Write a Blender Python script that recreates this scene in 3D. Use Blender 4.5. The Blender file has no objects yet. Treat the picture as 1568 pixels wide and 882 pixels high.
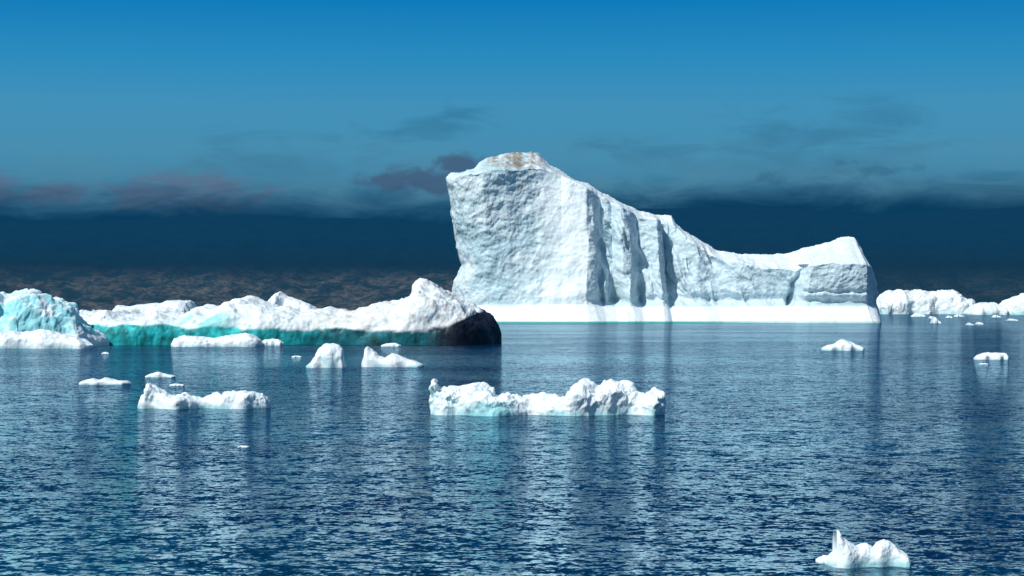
import bpy, math, random
import numpy as np
from mathutils import Vector, noise
random.seed(3)
W,Hh=1568.,882.
F=2926.; HOR=472.; CH=5.0
scene=bpy.context.scene
scene.view_settings.view_transform='Standard'
scene.view_settings.look='None'
scene.view_settings.exposure=0

# ---------------- camera
cam=bpy.data.cameras.new('camera'); co=bpy.data.objects.new('camera',cam)
scene.collection.objects.link(co); scene.camera=co
cam.sensor_width=36; cam.lens=36*F/W
cam.clip_start=0.5; cam.clip_end=60000
co.location=(0,0,CH)
co.rotation_euler=(math.radians(90)+math.atan((HOR-Hh/2)/F),0,0)

# ---------------- sun direction (from the left, behind the viewer)
SE=math.radians(47); az=math.radians(-136)   # azimuth from +Y, clockwise
sd=Vector((math.sin(az)*math.cos(SE),math.cos(az)*math.cos(SE),math.sin(SE)))
sl=bpy.data.lights.new('sun','SUN'); so=bpy.data.objects.new('sun',sl)
scene.collection.objects.link(so)
sl.energy=4.4; sl.angle=math.radians(0.5); sl.color=(1,0.97,0.92)
so.rotation_euler=sd.to_track_quat('Z','Y').to_euler()

# ---------------- node helper
class N:
    def __init__(s,nt): s.nt=nt
    def n(s,t,ins=None,**kw):
        nd=s.nt.nodes.new(t)
        for k,v in kw.items(): setattr(nd,k,v)
        if ins:
            for k,v in ins.items(): s.set(nd.inputs[k],v)
        return nd
    def set(s,inp,v):
        if isinstance(v,bpy.types.NodeSocket): s.nt.links.new(v,inp)
        else: inp.default_value=v
    def m(s,op,a,b=None,c=None,clamp=False):
        nd=s.nt.nodes.new('ShaderNodeMath'); nd.operation=op; nd.use_clamp=clamp
        s.set(nd.inputs[0],a)
        if b is not None: s.set(nd.inputs[1],b)
        if c is not None: s.set(nd.inputs[2],c)
        return nd.outputs[0]
    def vm(s,op,a,b=None):
        nd=s.nt.nodes.new('ShaderNodeVectorMath'); nd.operation=op
        s.set(nd.inputs[0],a)
        if b is not None:
            if op=='SCALE': s.set(nd.inputs['Scale'],b)
            else: s.set(nd.inputs[1],b)
        return nd.outputs[0]
    def mr(s,v,a,b,c=0.,d=1.,smooth=True):
        nd=s.nt.nodes.new('ShaderNodeMapRange')
        nd.interpolation_type='SMOOTHSTEP' if smooth else 'LINEAR'
        s.set(nd.inputs[0],v)
        for i,q in enumerate((a,b,c,d)): s.set(nd.inputs[i+1],q)
        return nd.outputs[0]
    def mix(s,f,a,b,blend='MIX'):
        nd=s.nt.nodes.new('ShaderNodeMix'); nd.data_type='RGBA'; nd.blend_type=blend
        s.set(nd.inputs[0],f); s.set(nd.inputs[6],a); s.set(nd.inputs[7],b)
        return nd.outputs[2]
    def noise(s,vec,scale,detail=4,rough=0.5,dist=0.,out='Fac'):
        nd=s.nt.nodes.new('ShaderNodeTexNoise')
        s.set(nd.inputs['Vector'],vec); nd.inputs['Scale'].default_value=scale
        nd.inputs['Detail'].default_value=detail; nd.inputs['Roughness'].default_value=rough
        nd.inputs['Distortion'].default_value=dist
        return nd.outputs[out]
    def mapping(s,vec,scale=(1,1,1),rot=(0,0,0),loc=(0,0,0)):
        nd=s.nt.nodes.new('ShaderNodeMapping'); s.set(nd.inputs[0],vec)
        nd.inputs['Scale'].default_value=scale; nd.inputs['Rotation'].default_value=rot
        nd.inputs['Location'].default_value=loc
        return nd.outputs[0]
def lin(r,g,b):
    f=lambda c:(c/255/12.92 if c/255<=.04045 else ((c/255+.055)/1.055)**2.4)
    return (f(r),f(g),f(b),1)

# ---------------- world
w=bpy.data.worlds.new('World'); scene.world=w; w.use_nodes=True
nt=w.node_tree; nt.nodes.clear(); g=N(nt)
out=g.n('ShaderNodeOutputWorld'); bg=g.n('ShaderNodeBackground',{'Strength':0.1})
nt.links.new(bg.outputs[0],out.inputs[0])
sky=g.n('ShaderNodeTexSky',sky_type='NISHITA',sun_disc=False,sun_elevation=SE,sun_rotation=az,
        air_density=1.0,dust_density=0.2,ozone_density=3.0,altitude=0)
tc=g.n('ShaderNodeTexCoord'); D=tc.outputs['Generated']
sx=g.n('ShaderNodeSeparateXYZ',{0:D})
el=sx.outputs[2]; azn=g.m('ARCTAN2',sx.outputs[0],sx.outputs[1])
ramp=g.n('ShaderNodeValToRGB',{0:el}); cr=ramp.color_ramp
stops=[(0.0,(36,100,140)),(0.058,(64,124,156)),(0.080,(72,142,176)),(0.105,(66,145,186)),(0.130,(42,139,190)),(0.163,(6,121,186)),(0.21,(4,92,154)),(0.30,(3,70,126)),(0.6,(4,56,108))]
cr.elements[0].position=0; cr.elements[0].color=lin(*stops[0][1])
cr.elements[1].position=1; cr.elements[1].color=lin(6,62,116)
for p,c in stops[1:]:
    e=cr.elements.new(p); e.color=lin(*c)
base=g.mix(1.0,ramp.outputs[0],(10,10,10,1),'MULTIPLY')
skyt=g.mix(1.0,sky.outputs[0],(1.2,1.4,1.2,1),'MULTIPLY')
col=g.mix(g.mr(el,0.45,0.8),base,skyt)
cv=g.n('ShaderNodeCombineXYZ',{0:azn,1:el,2:0.0}).outputs[0]
n1=g.noise(g.mapping(cv,(12,42,1)),1.6,5,0.6,0.6)
n3=g.noise(g.mapping(cv,(30,60,1),loc=(1,5,0)),1.8,5,0.62,0.3)
def blob(ax,ey,rx,ry):
    a=g.m('DIVIDE',g.m('SUBTRACT',azn,ax),rx); b=g.m('DIVIDE',g.m('SUBTRACT',el,ey),ry)
    r=g.m('SQRT',g.m('ADD',g.m('MULTIPLY',a,a),g.m('MULTIPLY',b,b)))
    return g.mr(r,0.0,1.0,1.0,0.0,False)
def P(px,py): return ((px-784)/F,(HOR-py)/F)
def cloud(lst,nz,lo,hi,amp,colr,op,col):
    acc=None
    for (px,py,rx,ry) in lst:
        a,e=P(px,py); b=blob(a,e,rx/F,ry/F)
        acc=b if acc is None else g.m('MAXIMUM',acc,b)
    v=g.m('ADD',acc,g.m('MULTIPLY',g.m('SUBTRACT',nz,0.5),amp))
    v=g.m('MULTIPLY',g.mr(v,lo,hi),g.mr(acc,0.0,0.35))
    return g.mix(g.m('MULTIPLY',v,op),col,colr)
def c10(r,g_,b):
    l=lin(r,g_,b); return (l[0]*10,l[1]*10,l[2]*10,1)
col=cloud([(420,255,300,70),(1230,235,300,100),(1330,190,200,50),(1000,235,180,60),(660,190,160,50)],n1,0.25,1.2,3.0,c10(46,108,144),0.5,col)
col=g.mix(g.m('MULTIPLY',g.m('MULTIPLY',g.mr(el,0.045,0.06),g.mr(el,0.095,0.062)),g.mr(n1,0.35,0.7,0.0,0.5)),col,c10(88,138,162))
col=cloud([(300,300,180,52),(215,306,90,36),(335,286,90,38),(85,303,100,30),(5,296,70,38)],n3,0.10,0.9,2.2,c10(90,112,140),0.8,col)
col=cloud([(650,276,130,32),(715,256,80,30),(600,276,80,22),(760,262,70,36)],n3,0.05,0.75,2.0,c10(66,92,122),0.85,col)
col=cloud([(1170,275,70,24),(1260,290,160,28),(1330,262,120,26)],n3,0.4,1.1,2.6,c10(48,98,130),0.5,col)
edge=g.m('ADD',el,g.m('MULTIPLY',g.m('SUBTRACT',n1,0.5),0.022))
edge=g.m('SUBTRACT',edge,g.mr(azn,-0.05,0.15,-0.001,0.003))
bank=g.mr(edge,0.045,0.069,1.0,0.0)
col=g.mix(bank,col,c10(9,60,93))
nt.links.new(col,bg.inputs[0])

# ---------------- materials
def ice_material(name,bump_scale=1.0,bs=0.4,dist=0.3):
    m=bpy.data.materials.new(name); m.use_nodes=True
    nt=m.node_tree; nt.nodes.clear(); g=N(nt)
    out=g.n('ShaderNodeOutputMaterial'); p=g.n('ShaderNodeBsdfPrincipled')
    nt.links.new(p.outputs[0],out.inputs[0])
    at=g.n('ShaderNodeVertexColor',layer_name='Col')
    tc=g.n('ShaderNodeTexCoord').outputs['Object']
    a=g.noise(tc,0.9*bump_scale,6,0.6,0.2)
    v=g.n('ShaderNodeTexVoronoi',{'Vector':tc,'Scale':1.6*bump_scale},feature='F1').outputs['Distance']
    h=g.m('ADD',a,g.m('MULTIPLY',v,0.35))
    bp=g.n('ShaderNodeBump',{'Height':h,'Strength':bs,'Distance':dist/bump_scale})
    c=g.mix(g.mr(a,0.35,0.65,0.2,0.0),at.outputs[0],(0.50,0.72,0.78,1),'MULTIPLY')
    g.set(p.inputs['Base Color'],c)
    p.inputs['Specular IOR Level'].default_value=0.3
    g.set(p.inputs['Normal'],bp.outputs[0])
    g.set(p.inputs['Roughness'],g.mr(a,0.3,0.7,0.40,0.7))
    return m
M_berg=ice_material('glacier_ice',0.40,0.35,0.3)
M_floe=ice_material('floe_ice',1.2,0.45,0.3)
M_chunk=ice_material('chunk_ice',5.0,0.35,0.3)
M_far=ice_material('far_ice',0.12,0.7,0.5)

def build(name,V,nu,nv,colfn,dispfn,mat,loc):
    me=bpy.data.meshes.new(name)
    idx=np.arange(nu*nv).reshape(nu,nv)
    f=np.stack([idx[:-1,:-1],idx[1:,:-1],idx[1:,1:],idx[:-1,1:]],-1).reshape(-1,4)
    P_=V.reshape(-1,3)
    me.from_pydata(P_.tolist(),[],f.tolist()); me.update()
    nr=np.zeros(len(P_)*3); me.vertex_normals.foreach_get('vector',nr); nr=nr.reshape(-1,3)
    if dispfn is not None:
        d=np.array([dispfn(p) for p in P_])
        P2=P_+nr*d[:,None]
        me.vertices.foreach_set('co',P2.reshape(-1)); me.update()
    else: P2=P_
    nr=np.zeros(len(P_)*3); me.vertex_normals.foreach_get('vector',nr); nr=nr.reshape(-1,3)
    ca=me.color_attributes.new('Col','FLOAT_COLOR','POINT')
    C=np.ones((len(P_),4)); 
    for i in range(len(P_)): C[i,:3]=colfn(P2[i],nr[i])
    ca.data.foreach_set('color',C.reshape(-1))
    me.polygons.foreach_set('use_smooth',[True]*len(me.polygons))
    me.materials.append(mat)
    o=bpy.data.objects.new(name,me); scene.collection.objects.link(o); o.location=loc
    return o
def fb(x,y,z,o=4,H=1.0): return noise.fractal(Vector((x,y,z)),H,2.0,o)
def vo(x,y,z): return noise.voronoi(Vector((x,y,z)))[0][0]
WHITE=np.array((0.81,0.88,0.895))
def sst(x,a,b):
    t=min(1,max(0,(x-a)/(b-a))); return t*t*(3-2*t)

# ---------------- the large iceberg
def big_berg():
    Dm=648.; s=Dm/F
    top=np.array([(683,274),(690,268),(705,264),(725,258),(735,249),(745,241),(775,233),(800,229),(815,226),(828,228),(838,240),(850,250),(870,260),(890,269),(905,275),(920,286),(940,296),(960,306),(985,319),(1010,324),(1038,327),(1046,342),(1060,352),(1090,370),(1110,381),(1140,387),(1180,389),(1220,387),(1250,379),(1280,370),(1303,362),(1325,364),(1334,377),(1344,404),(1349,430),(1353,460),(1359,495)],float)
    edge=np.array([(683,276),(720,266),(745,262),(780,262),(830,256),(850,262),(890,281),(920,300),(985,330),(1038,340),(1060,366),(1090,388),(1125,400),(1180,411),(1226,412),(1232,407),(1280,405),(1325,404),(1340,410),(1350,440),(1359,495)],float)
    Fk=np.array([(683,9),(705,5),(740,2),(790,-1),(840,-5),(870,-7),(898,-8),(909,-5),(922,2),(940,5),(954,1),(966,1),(980,7),(998,6),(1010,3),(1016,6),(1022,13),(1034,12),(1050,10),(1075,8),(1100,11),(1130,9),(1180,8),(1220,9),(1230,2.5),(1240,0),(1290,-1),(1328,0),(1338,4),(1359,12)],float)
    lean=np.array([(683,-0.17),(740,-0.13),(780,-0.02),(820,0.13),(860,0.26),(900,0.30),(925,0.2),(1040,0.16),(1100,0.10),(1150,-0.05),(1235,-0.10),(1340,-0.08),(1359,0.0)],float)
    yl=np.array([(272,0),(300,4),(340,9),(370,14),(404,21),(415,17),(430,11),(450,9),(500,6)],float)
    nu=900; nf=240; ntp=40; nb=24; nv=nf+ntp+nb
    us=np.linspace(0,1,nu); us=us*0.6+0.4*(0.5-0.5*np.cos(np.pi*us)) 
    X0=683+us*(1359-683)
    V=np.zeros((nu,nv,3))
    for i,x in enumerate(X0):
        u=us[i]
        ymid0=22.
        Ht=(CH-(np.interp(x,top[:,0],top[:,1])-HOR)*(Dm+14)/F)
        He=(CH-(np.interp(x,edge[:,0],edge[:,1])-HOR)*Dm/F)
        Ht+=0.6*fb(x*0.03,7,1,5,0.7)
        He+=1.0*fb(x*0.02,3,5,4,0.8)
        Ht=max(Ht,0.3); He=min(He,Ht-0.05)
        e1=min(1,u/0.055); e2=min(1,(1-u)/0.03)
        e=math.sqrt(max(0,1-(1-e1)**2.4))*math.sqrt(max(0,1-(1-e2)**2.4))
        le=np.interp(x,lean[:,0],lean[:,1]); xm=(x-784)*s
        zs=np.concatenate([-3+np.linspace(0,1,nf,endpoint=False)*(He+3),He+(Ht-He)*np.linspace(0,1,ntp,endpoint=False),Ht+(-3-Ht)*np.linspace(0,1,nb)])
        for j,z in enumerate(zs):
            ypx=495-z/s
            zsk=6.2+1.0*noise.noise(Vector((x*0.012,2,0)))
            above=sst(z,zsk-2.5,zsk+3)
            xw=x+ (z-25)*0.25*sst(x,880,940)*(1-sst(x,1150,1230)) + 6*fb(x*0.01,z*0.04,3.3,2)
            Fd=np.interp(xw,Fk[:,0],Fk[:,1])
            Fm=np.interp(x,[683,740,900,1000,1230,1359],[9,1,-4,3,3,3])
            Fd=Fd*above+(0.5*Fd+0.5*Fm)*(1-above)
            fl=sst(x,900,925)*(1-sst(x,1190,1225))*above*(1-0.4*sst(x,1040,1090))
            q=x*0.037+z*(0.05+0.08*sst(x,1040,1100))+0.8*fb(x*0.02,z*0.05,9,3)
            am=0.35+1.0*abs(noise.noise(Vector((x*0.012,z*0.05,14.))))*2
            r=1-abs(noise.noise(Vector((q,z*0.030,1.7))))*2.2
            r2=1-abs(noise.noise(Vector((q*2.3+5,z*0.06,4.7))))*2.2
            Fd-= fl*am*(3.4*(r-0.5)+1.1*(r2-0.5))
            # broad fracture planes
            pl=vo(x*0.016+z*0.02,z*0.055-x*0.004,3.1)
            Fd+= 2.6*(pl-0.4)*fl
            fm=sst(x,1226,1236)
            Fd-= (1-fl)*1.3*fb(xm*0.05,z*0.04,8,3)*above
            cx=1231-(ypx-410)*0.30+4*fb(0,z*.2,4,2)
            if 405<ypx<468: Fd+=5.5*math.exp(-((x-cx)/5.)**2)
            yy=427+6*noise.noise(Vector((x*0.03,0,0)))
            Fd+=0.8*fm*math.exp(-((ypx-yy-20)/3.)**2)
            ym=ymid0+le*z
            sk=0.
            zc=max(z,-0.5)
            if zc<zsk: sk=-8.5*((1-zc/zsk)**1.2)*(1+0.12*noise.noise(Vector((x*0.03,5,0))))
            und=1.6*math.exp(-((z-zsk-1.4)/1.6)**2)
            yf=Fd+le*z+sk+und*sst(x,850,930)
            yf=ym+(yf-ym)*e
            yb=ym+ (24+5*math.sin(x*0.03)+ (He-z)*0.25)*e
            if j<nf: y=yf
            elif j<nf+ntp:
                t=(j-nf)/ntp; y=yf*(1-t)+(ym)*t
            else:
                t=(j-nf-ntp)/(nb-1); y=ym+(yb-ym)*min(1,t*2.2)
            sh=np.interp(ypx,yl[:,0],yl[:,1])*(1-sst(u,0,0.14))
            V[i,j]=(xm+sh*s,y,z)
    def disp(p):
        x,y,z=p
        px=x/s+784; ypx=495-z/s
        k=0.22 if z<5.0 else 0.22+0.50*sst(z,5.0,7.5)
        k*= 1-0.45*sst(px,820,850)*(1-sst(px,890,905))
        k*= 1-0.7*(1-sst(ypx-np.interp(px,edge[:,0],edge[:,1]),-4,2))*sst(px,850,1000)
        d=fb(x*0.12,y*0.12,z*0.12,6,0.75)*0.9
        wx=1.2*fb(x*.15,5,z*.15,2)
        v_=vo(x*0.22+wx*.3,y*0.22,z*0.26+wx*.3); v2=vo(x*0.6+wx,y*0.6,z*0.7)
        return k*(d+0.95*v_+0.4*v2-0.6)
    def colf(p,n):
        x,y,z=p; px=x/s+784; ypx=495-z/s
        c=WHITE.copy()
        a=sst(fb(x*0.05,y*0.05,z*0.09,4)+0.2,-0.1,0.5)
        left=1-sst(px,800,850)  # mask for the less lit left wall, its shade put into the colour
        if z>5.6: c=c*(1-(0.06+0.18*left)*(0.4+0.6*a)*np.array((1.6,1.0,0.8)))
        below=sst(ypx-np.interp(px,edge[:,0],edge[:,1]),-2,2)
        if z>5.6: c=c*(1-0.19*below*sst(px,902,915)*np.array((1.4,1,0.8)))  # painted shade: faces under the rim, right of the ridge, darkened in colour
        m=sst(px,722,765)*(1-sst(px,812,850))*sst(-ypx,-268,-248)
        q=fb(x*0.35,y*0.2,z*0.5,5,0.7)
        m*=sst(q,-0.45,0.35)*0.9
        c=c*(1-m)+np.array((0.36,0.29,0.23))*m
        m2=math.exp(-((px-795)/9)**2-((ypx-248)/10)**2)+0.8*math.exp(-((px-798)/6)**2-((ypx-284)/6)**2)
        m2=min(1,m2*1.0*sst(q,-0.6,0.1)); c=c*(1-m2*0.8)+np.array((0.16,0.12,0.09))*m2*0.8
        t=(1-sst(z,0.35,0.8))*(0.5+0.5*(1-sst(px,1050,1200))); c=c*(1-t)+np.array((0.04,0.34,0.33))*t
        return c
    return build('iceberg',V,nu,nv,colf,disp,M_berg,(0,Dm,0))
big_berg()

# ---------------- generic ice masses
def mass(name,top,base,depth,mat,colf,nu=160,nvv=64,rough=0.12,freq=2.2,sq=0.6,dy=0.,seed=0.,facet=0.5,vary=0.3):
    top=np.array(top,float)
    Dm=CH*F/(base-HOR)+dy; s=Dm/F
    x0,x1=top[0,0],top[-1,0]; cx=(x0+x1)/2
    us=np.linspace(0,1,nu); us=us*0.55+0.45*(0.5-0.5*np.cos(np.pi*us))
    X=x0+us*(x1-x0)
    hmax=max(CH-(top[:,1].min()-HOR)*s,0.02)
    V=np.zeros((nu,nvv,3))
    cyc=Dm+depth*0.5
    for i,x in enumerate(X):
        u=us[i]
        Ht=max(CH-(np.interp(x,top[:,0],top[:,1])-HOR)*(Dm+depth*0.45)/F,0.01)
        ee=min(1,u/0.12,(1-u)/0.12); e=math.sqrt(max(0.,1-(1-ee)**2))
        hv=1+vary*1.6*noise.noise(Vector((u*freq*2.2+seed,seed,0)))
        hb=1+vary*1.6*noise.noise(Vector((u*freq*2.2+seed,seed+9,0)))
        for j in range(nvv):
            th=-0.30+j/(nvv-1)*(math.pi+0.60)
            c,sn=math.cos(th),math.sin(th)
            y=-math.copysign(abs(c)**0.75,c)*(0.5*depth)*e*(hv if c>0 else hb)
            z=math.copysign(abs(sn)**sq,sn)*(Ht if sn>0 else max(hmax*0.35,0.05))
            V[i,j]=((x-cx)*s,y,z)
    L=max(hmax,depth*0.25)
    def disp(p):
        a=p/L*freq*0.5+seed
        b=p/L*freq*0.8+seed*2
        d=fb(a[0],a[1],a[2],6,0.75)
        v_=vo(b[0],b[1],b[2]); v2=vo(b[0]*2.3,b[1]*2.3,b[2]*2.3)
        k=min(1.,abs(p[2])/L*1.2+0.3)
        return L*rough*k*(d*1.1+facet*(1.5*v_-0.8)+facet*0.4*(1.5*v2-0.8)) 
    def cf(p,n): return colf(p,n,(p[0]/s+cx),p[2]/s,hmax)
    return build(name,V,nu,nvv,cf,disp,mat,((cx-784)*s,cyc,0))

def snowcol(teal=0.5,seed=0.,wl=0.06):
    def f(p,n,px,hp,hm):
        q=fb(p[0]/hm*1.1+seed,p[1]/hm*1.1,p[2]/hm*1.6,4)
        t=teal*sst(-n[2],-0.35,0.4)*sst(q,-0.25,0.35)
        t=max(t,0.7*(1-sst(p[2]/hm,wl,wl+0.16))*sst(q,-0.5,0.2))
        return WHITE*(1-t)+np.array((0.24,0.60,0.64))*t
    return f
def bigchunk(p,n,px,hp,hm):
    c=snowcol(0.8,2.)(p,n,px,hp,hm)
    b=math.exp(-((px-752)/36)**4)*(1-sst(hp,16,26))*0.75
    return c*(1-b)+np.array((0.20,0.56,0.60))*b

def floecol(p,n,px,hp,hm):
    q=fb(p[0]*0.25,p[1]*0.25,p[2]*0.3,4); q2=fb(p[0]*0.9,p[1]*0.9,p[2]*0.9,4)
    lim=np.interp(px,[0,130,270,360,520,640,680,705,735,760,770],[28,32,27,25,22,22,26,34,52,60,60])
    t=1-sst(hp,lim-2.0+5*q,lim+2.0+5*q)
    teal=np.array((0.02,0.44,0.45))*(0.85+0.8*max(-.5,min(.8,q2)))
    kk=sst(px,400,520)
    teal=teal*(1-kk)+np.array((0.006,0.15,0.18))*(0.8+0.6*q2)*kk
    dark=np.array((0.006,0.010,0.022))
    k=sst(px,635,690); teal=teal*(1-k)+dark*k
    b=math.exp(-((px-312)/46)**4)*sst(q+0.25,-0.1,0.3)*(1-sst(hp,44,56))
    snow=WHITE*(1-0.10*sst(q2,-0.1,0.5)*np.array((0.8,1,1.2)))
    snow=snow*(1-b*0.85)+np.array((0.20,0.64,0.66))*b*0.85
    g_=sst(px,420,520)*0.30*sst(q2,-0.3,0.35); snow=snow*(1-g_)+np.array((0.50,0.40,0.34))*g_
    return snow*(1-t)+teal*t
mass('ice_floe',[(70,500),(95,474),(108,478),(130,484),(150,476),(165,482),(200,484),(215,476),(240,480),(262,484),(290,472),(312,476),(330,468),(345,460),(358,458),(372,463),(400,472),(420,474),(445,480),(470,474),(520,478),(560,472),(600,463),(628,456),(634,442),(640,434),(650,440),(668,449),(690,459),(715,468),(735,476),(750,485),(760,498),(765,512),(767,526)],528,30,M_floe,floecol,nu=620,nvv=150,rough=0.10,freq=2.4,sq=0.45,seed=2.3,facet=0.8,vary=0.12)
mass('ice_floe',[(160,480),(168,470),(200,467),(235,466),(255,461),(280,463),(286,474),(300,480)],515,14,M_floe,snowcol(0.3,4.),nu=200,nvv=70,rough=0.07,freq=2.5,sq=0.4,seed=5.3,dy=20)
mass('ice_floe',[(400,478),(406,458),(414,450),(424,446),(434,452),(450,460),(470,468),(486,476)],515,12,M_floe,snowcol(0.2,8.),nu=160,nvv=70,rough=0.06,freq=2.5,sq=0.6,seed=7.3,dy=10)
def turq(p,n,px,hp,hm):
    q=fb(p[0]*0.3,p[1]*0.3,p[2]*0.3,4)
    t=sst(hp,16,26)*(1-sst(hp+0.45*(px),90,100) if px<40 else 1)*sst(q+0.35,-0.1,0.35)
    if n[2]>0.8: t*=0.3
    return WHITE*(1-t)+np.array((0.30,0.68,0.72))*t
mass('iceberg',[(-90,470),(-60,450),(-20,441),(0,446),(18,448),(32,455),(52,458),(66,464),(84,474),(96,484),(112,500),(132,524)],531,20,M_floe,turq,nu=260,nvv=110,rough=0.13,freq=2.2,sq=0.7,seed=1.3,dy=-3,facet=0.9)
mass('ice_floe',[(258,526),(268,517),(290,514),(320,518),(350,513),(380,512),(396,520),(402,527)],531,5,M_floe,snowcol(0.3,1.),nu=150,nvv=50,rough=0.14,freq=2,seed=3.3)
mass('ice_floe',[(394,526),(404,520),(425,519),(433,525)],529,2,M_floe,snowcol(0.2,1.),nu=60,nvv=30,seed=6.3)
mass('ice_floe',[(-60,520),(-10,508),(20,511),(50,506),(80,512),(110,516),(136,528)],534,5,M_floe,snowcol(0.1,1.),nu=160,nvv=50,rough=0.14,freq=2,seed=9.3)

# drifting chunks
mass('ice_chunk',[(658,612),(660,600),(662,582),(664,578),(667,590),(672,597),(680,595),(695,592),(712,595),(722,591),(742,592),(758,603),(775,602),(800,609),(830,607),(858,608),(872,600),(882,592),(900,586),(915,591),(930,587),(946,585),(965,590),(978,601),(992,605),(1006,601),(1020,601),(1022,612),(1020,626)],636,3.0,M_chunk,bigchunk,nu=500,nvv=130,rough=0.15,freq=3.0,sq=0.65,seed=6.7,facet=0.8,vary=0.6)
mass('ice_chunk',[(206,618),(212,607),(220,603),(216,590),(219,586),(230,591),(245,601),(262,606),(276,602),(290,608),(305,610),(318,605),(330,600),(338,605),(343,597),(360,598),(380,600),(400,602),(406,608),(409,616)],626,2.2,M_chunk,snowcol(0.4,3.),nu=300,nvv=90,rough=0.12,freq=2.4,sq=0.65,seed=8.8,facet=0.8,vary=0.5)
mass('ice_chunk',[(467,561),(474,555),(482,546),(488,535),(497,529),(508,530),(516,531),(521,536),(524,548),(530,560)],563,2.2,M_chunk,snowcol(0.95,5.),nu=140,nvv=70,rough=0.10,freq=1.5,sq=0.7,seed=11.8)
mass('ice_chunk',[(552,558),(556,546),(556,534),(561,529),(570,536),(578,545),(588,547),(598,540),(608,544),(622,550),(636,553),(648,559)],562,2.2,M_chunk,snowcol(0.3,6.),nu=200,nvv=70,rough=0.09,freq=1.8,sq=0.7,seed=14.8)
mass('ice_chunk',[(583,529),(590,526),(605,525),(614,529)],531,1.0,M_chunk,snowcol(0.1,6.),nu=50,nvv=24,seed=15.8,rough=0.06)
mass('ice_chunk',[(117,587),(124,583),(138,579),(148,582),(158,578),(172,582),(190,583),(197,587)],589,1.6,M_chunk,snowcol(0.2,7.),nu=120,nvv=40,rough=0.10,seed=17.8)
mass('ice_chunk',[(221,576),(232,572),(240,569),(252,572),(267,576)],578,0.9,M_chunk,snowcol(0.2,7.),nu=90,nvv=36,rough=0.10,seed=18.8)
mass('ice_chunk',[(259,589),(268,587),(276,588),(282,589)],591,0.4,M_chunk,snowcol(0.2,7.),nu=40,nvv=24,seed=19.8,rough=0.06)
mass('ice_chunk',[(1261,534),(1272,528),(1284,525),(1292,519),(1300,522),(1312,526),(1326,533)],537,3.0,M_chunk,snowcol(0.5,7.),nu=120,nvv=50,rough=0.10,seed=21.8)
mass('ice_chunk',[(1496,548),(1504,543),(1516,540),(1530,541),(1542,540),(1547,547)],551,2.4,M_chunk,snowcol(0.4,7.),nu=120,nvv=50,rough=0.12,seed=22.8)
mass('ice_chunk',[(1268,862),(1276,850),(1284,843),(1280,832),(1275,822),(1276,809),(1281,805),(1286,812),(1291,822),(1302,831),(1316,838),(1330,833),(1344,838),(1350,829),(1362,825),(1372,831),(1380,842),(1392,846),(1399,854)],868,0.75,M_chunk,snowcol(0.6,9.),nu=260,nvv=120,rough=0.10,freq=1.6,sq=0.65,seed=25.8,facet=0.7,vary=0.5)
mass('ice_chunk',[(1250,858),(1262,851),(1275,850),(1286,854),(1292,860)],862,0.3,M_chunk,snowcol(0.6,9.),nu=70,nvv=40,rough=0.14,seed=26.8)
for (a,b,c,hh) in [(155,167,541,3),(363,380,684,2.5),(446,462,546,2),(1500,1514,557,1.5)]:
    mass('ice_chunk',[(a,c),(a+(b-a)*.3,c-hh*.7),(a+(b-a)*.7,c-hh*.6),(b,c)],c+1,0.5 if c>520 else 2,M_chunk,snowcol(0.1,2.),nu=30,nvv=20,seed=a*0.1,rough=0.05)

# far bergs, right
mass('iceberg',[(1340,478),(1352,458),(1372,450),(1388,445),(1400,449),(1420,446),(1436,448),(1452,446),(1470,447),(1484,457),(1496,461),(1504,468),(1512,478)],481,60,M_far,snowcol(0.1,2.),nu=260,nvv=80,rough=0.12,freq=2.6,sq=0.55,seed=31.2,facet=0.9)
mass('iceberg',[(1488,480),(1500,467),(1516,463),(1530,464),(1540,469),(1548,477),(1552,481)],482,40,M_far,snowcol(0.1,2.),nu=160,nvv=60,rough=0.1,freq=2.2,sq=0.6,seed=33.2)
mass('iceberg',[(1536,479),(1545,468),(1556,459),(1575,450),(1610,446),(1650,458),(1670,479)],482,40,M_far,snowcol(0.2,2.),nu=160,nvv=60,rough=0.1,freq=2.2,sq=0.6,seed=34.2)
for i,(a,b,c,hh) in enumerate([(1396,1420,484,5),(1428,1442,494,9),(1424,1432,487,3),(1450,1460,486,3),(1462,1478,484,3),(1484,1492,497,3),(1498,1508,496,3),(1520,1534,485,3),(1545,1560,490,2)]):
    mass('ice_chunk',[(a,c),(a+(b-a)*.3,c-hh),(a+(b-a)*.6,c-hh*.7),(b,c)],c+1,5,M_far,snowcol(0.1,2.),nu=40,nvv=24,seed=a*0.1,rough=0.08)

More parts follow.
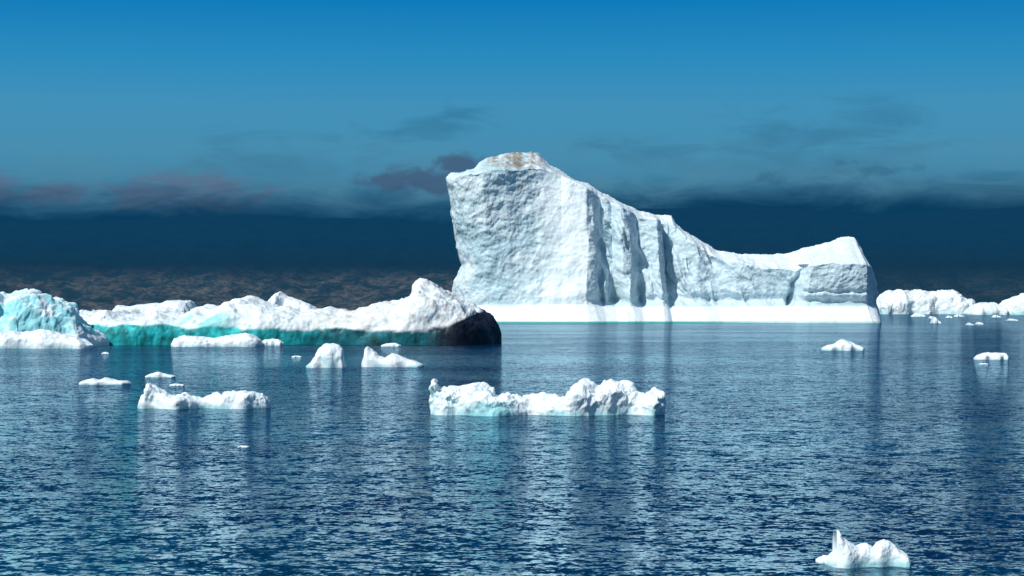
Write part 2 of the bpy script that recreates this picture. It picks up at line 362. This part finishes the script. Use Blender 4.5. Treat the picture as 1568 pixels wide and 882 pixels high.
# ---------------- hills
def hills():
    nx,ny=520,110
    xs=np.linspace(-4200,4200,nx); ys=5000+np.linspace(0,1,ny)**1.4*3600
    V=np.zeros((nx,ny,3))
    ptop=np.array([(-800,335),(0,338),(180,338),(400,330),(600,338),(690,347),(760,340),(900,322),(1040,319),(1120,317),(1200,321),(1320,330),(1450,322),(1568,318),(2400,330)],float)
    for i,x in enumerate(xs):
        for j,y in enumerate(ys):
            Ht=(HOR-np.interp(784+x/7600*F,ptop[:,0],ptop[:,1]))/F*7600
            low=95*sst(y,5000,5350)*(0.78+0.55*fb(x*0.0022,y*0.003,0,5,0.8)+0.25*(1-sst(x,-200,200)))
            up=sst(y,5300,7500)
            z=-2+low*(1-up)+Ht*up+ (25*(1-up)+4)*fb(x*0.006,y*0.006,3,5,0.7)*sst(y,5000,5200)
            V[i,j]=(x,y,z)
    m=bpy.data.materials.new('tundra_rock_haze'); m.use_nodes=True
    nt=m.node_tree; nt.nodes.clear(); g=N(nt)
    out=g.n('ShaderNodeOutputMaterial'); p=g.n('ShaderNodeBsdfPrincipled')
    p.inputs['Roughness'].default_value=1; p.inputs['Specular IOR Level'].default_value=0
    tc=g.n('ShaderNodeTexCoord').outputs['Object']
    z=g.n('ShaderNodeSeparateXYZ',{0:tc}).outputs[2]
    xx=g.n('ShaderNodeSeparateXYZ',{0:tc}).outputs[0]
    a=g.noise(g.mapping(tc,(1,1,2.5)),0.016,7,0.75,0.4); b=g.noise(g.mapping(tc,(1,1,3)),0.06,5,0.65)
    rock=g.mix(g.mr(a,0.42,0.62),(0.006,0.014,0.022,1),(0.078,0.068,0.060,1))
    rock=g.mix(g.mr(b,0.46,0.62,0,0.85),rock,(0.005,0.018,0.028,1))
    rock=g.mix(g.mr(xx,-100,900,0.0,0.75),rock,(0.003,0.010,0.018,1))
    up=g.mr(g.m('ADD',z,g.m('MULTIPLY',g.m('SUBTRACT',a,0.5),80)),60,140)
    colr=g.mix(up,rock,g.mix(g.mr(a,0.4,0.6),(0.001,0.004,0.008,1),(0.002,0.006,0.011,1)))
    g.set(p.inputs['Base Color'],colr)
    haze_em=g.n('ShaderNodeEmission',{'Color':g.mix(g.mr(z,10,300),(0.006,0.030,0.055,1),(0.0027,0.041,0.097,1)),'Strength':1.0})  # blue airlight haze painted onto the hills as emission, graded by height
    ad=g.n('ShaderNodeAddShader'); nt.links.new(p.outputs[0],ad.inputs[0]); nt.links.new(haze_em.outputs[0],ad.inputs[1])
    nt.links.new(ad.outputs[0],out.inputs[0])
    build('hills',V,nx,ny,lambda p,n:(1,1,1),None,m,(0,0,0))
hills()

# ---------------- sea
def sea():
    me=bpy.data.meshes.new('sea_water')
    R=40000
    vs=[(-R,-2000,0),(R,-2000,0),(R,R,0),(-R,R,0)]
    me.from_pydata(vs,[],[(0,1,2,3)]); me.update()
    m=bpy.data.materials.new('sea_water'); m.use_nodes=True
    nt=m.node_tree; nt.nodes.clear(); g=N(nt)
    out=g.n('ShaderNodeOutputMaterial')
    pos=g.n('ShaderNodeNewGeometry').outputs['Position']
    big=g.noise(g.mapping(pos,(0.5,1.0,1)),0.03,4,0.6,0.3)
    H=(0.5,0.5,0.5)
    s1=g.vm('SUBTRACT',g.noise(g.mapping(pos,(0.7,1.2,1),(0,0,0.12)),0.8,2,0.5,0.2,'Color'),H)
    s2=g.vm('SUBTRACT',g.noise(g.mapping(pos,(0.9,1.2,1),(0,0,-0.2)),2.8,2,0.6,0.3,'Color'),H)
    s3=g.vm('SUBTRACT',g.noise(pos,8.0,2,0.5,0.2,'Color'),H)
    S=g.vm('ADD',g.vm('SCALE',s1,0.40),g.vm('ADD',g.vm('SCALE',s2,0.95),g.vm('SCALE',s3,0.80)))
    S=g.vm('SCALE',S,g.mr(big,0.36,0.64,0.55,1.3))
    S=g.vm('MULTIPLY',S,(1.0,1.0,0.0))
    nrm=g.vm('NORMALIZE',g.vm('ADD',S,(0,0,1)))
    body=g.n('ShaderNodeBsdfDiffuse',{'Color':g.mix(g.mr(big,0.35,0.65),(0.001,0.028,0.048,1),(0.001,0.012,0.040,1)),'Normal':nrm})
    gl=g.n('ShaderNodeBsdfGlossy',{'Color':(0.58,0.82,0.94,1),'Roughness':0.05,'Normal':nrm})
    fr=g.n('ShaderNodeFresnel',{'IOR':1.33,'Normal':nrm})
    mx=g.n('ShaderNodeMixShader',{0:g.m('MULTIPLY',fr.outputs[0],0.87),1:body.outputs[0],2:gl.outputs[0]})
    nt.links.new(mx.outputs[0],out.inputs[0])
    me.materials.append(m)
    o=bpy.data.objects.new('sea_water',me); scene.collection.objects.link(o)
sea()
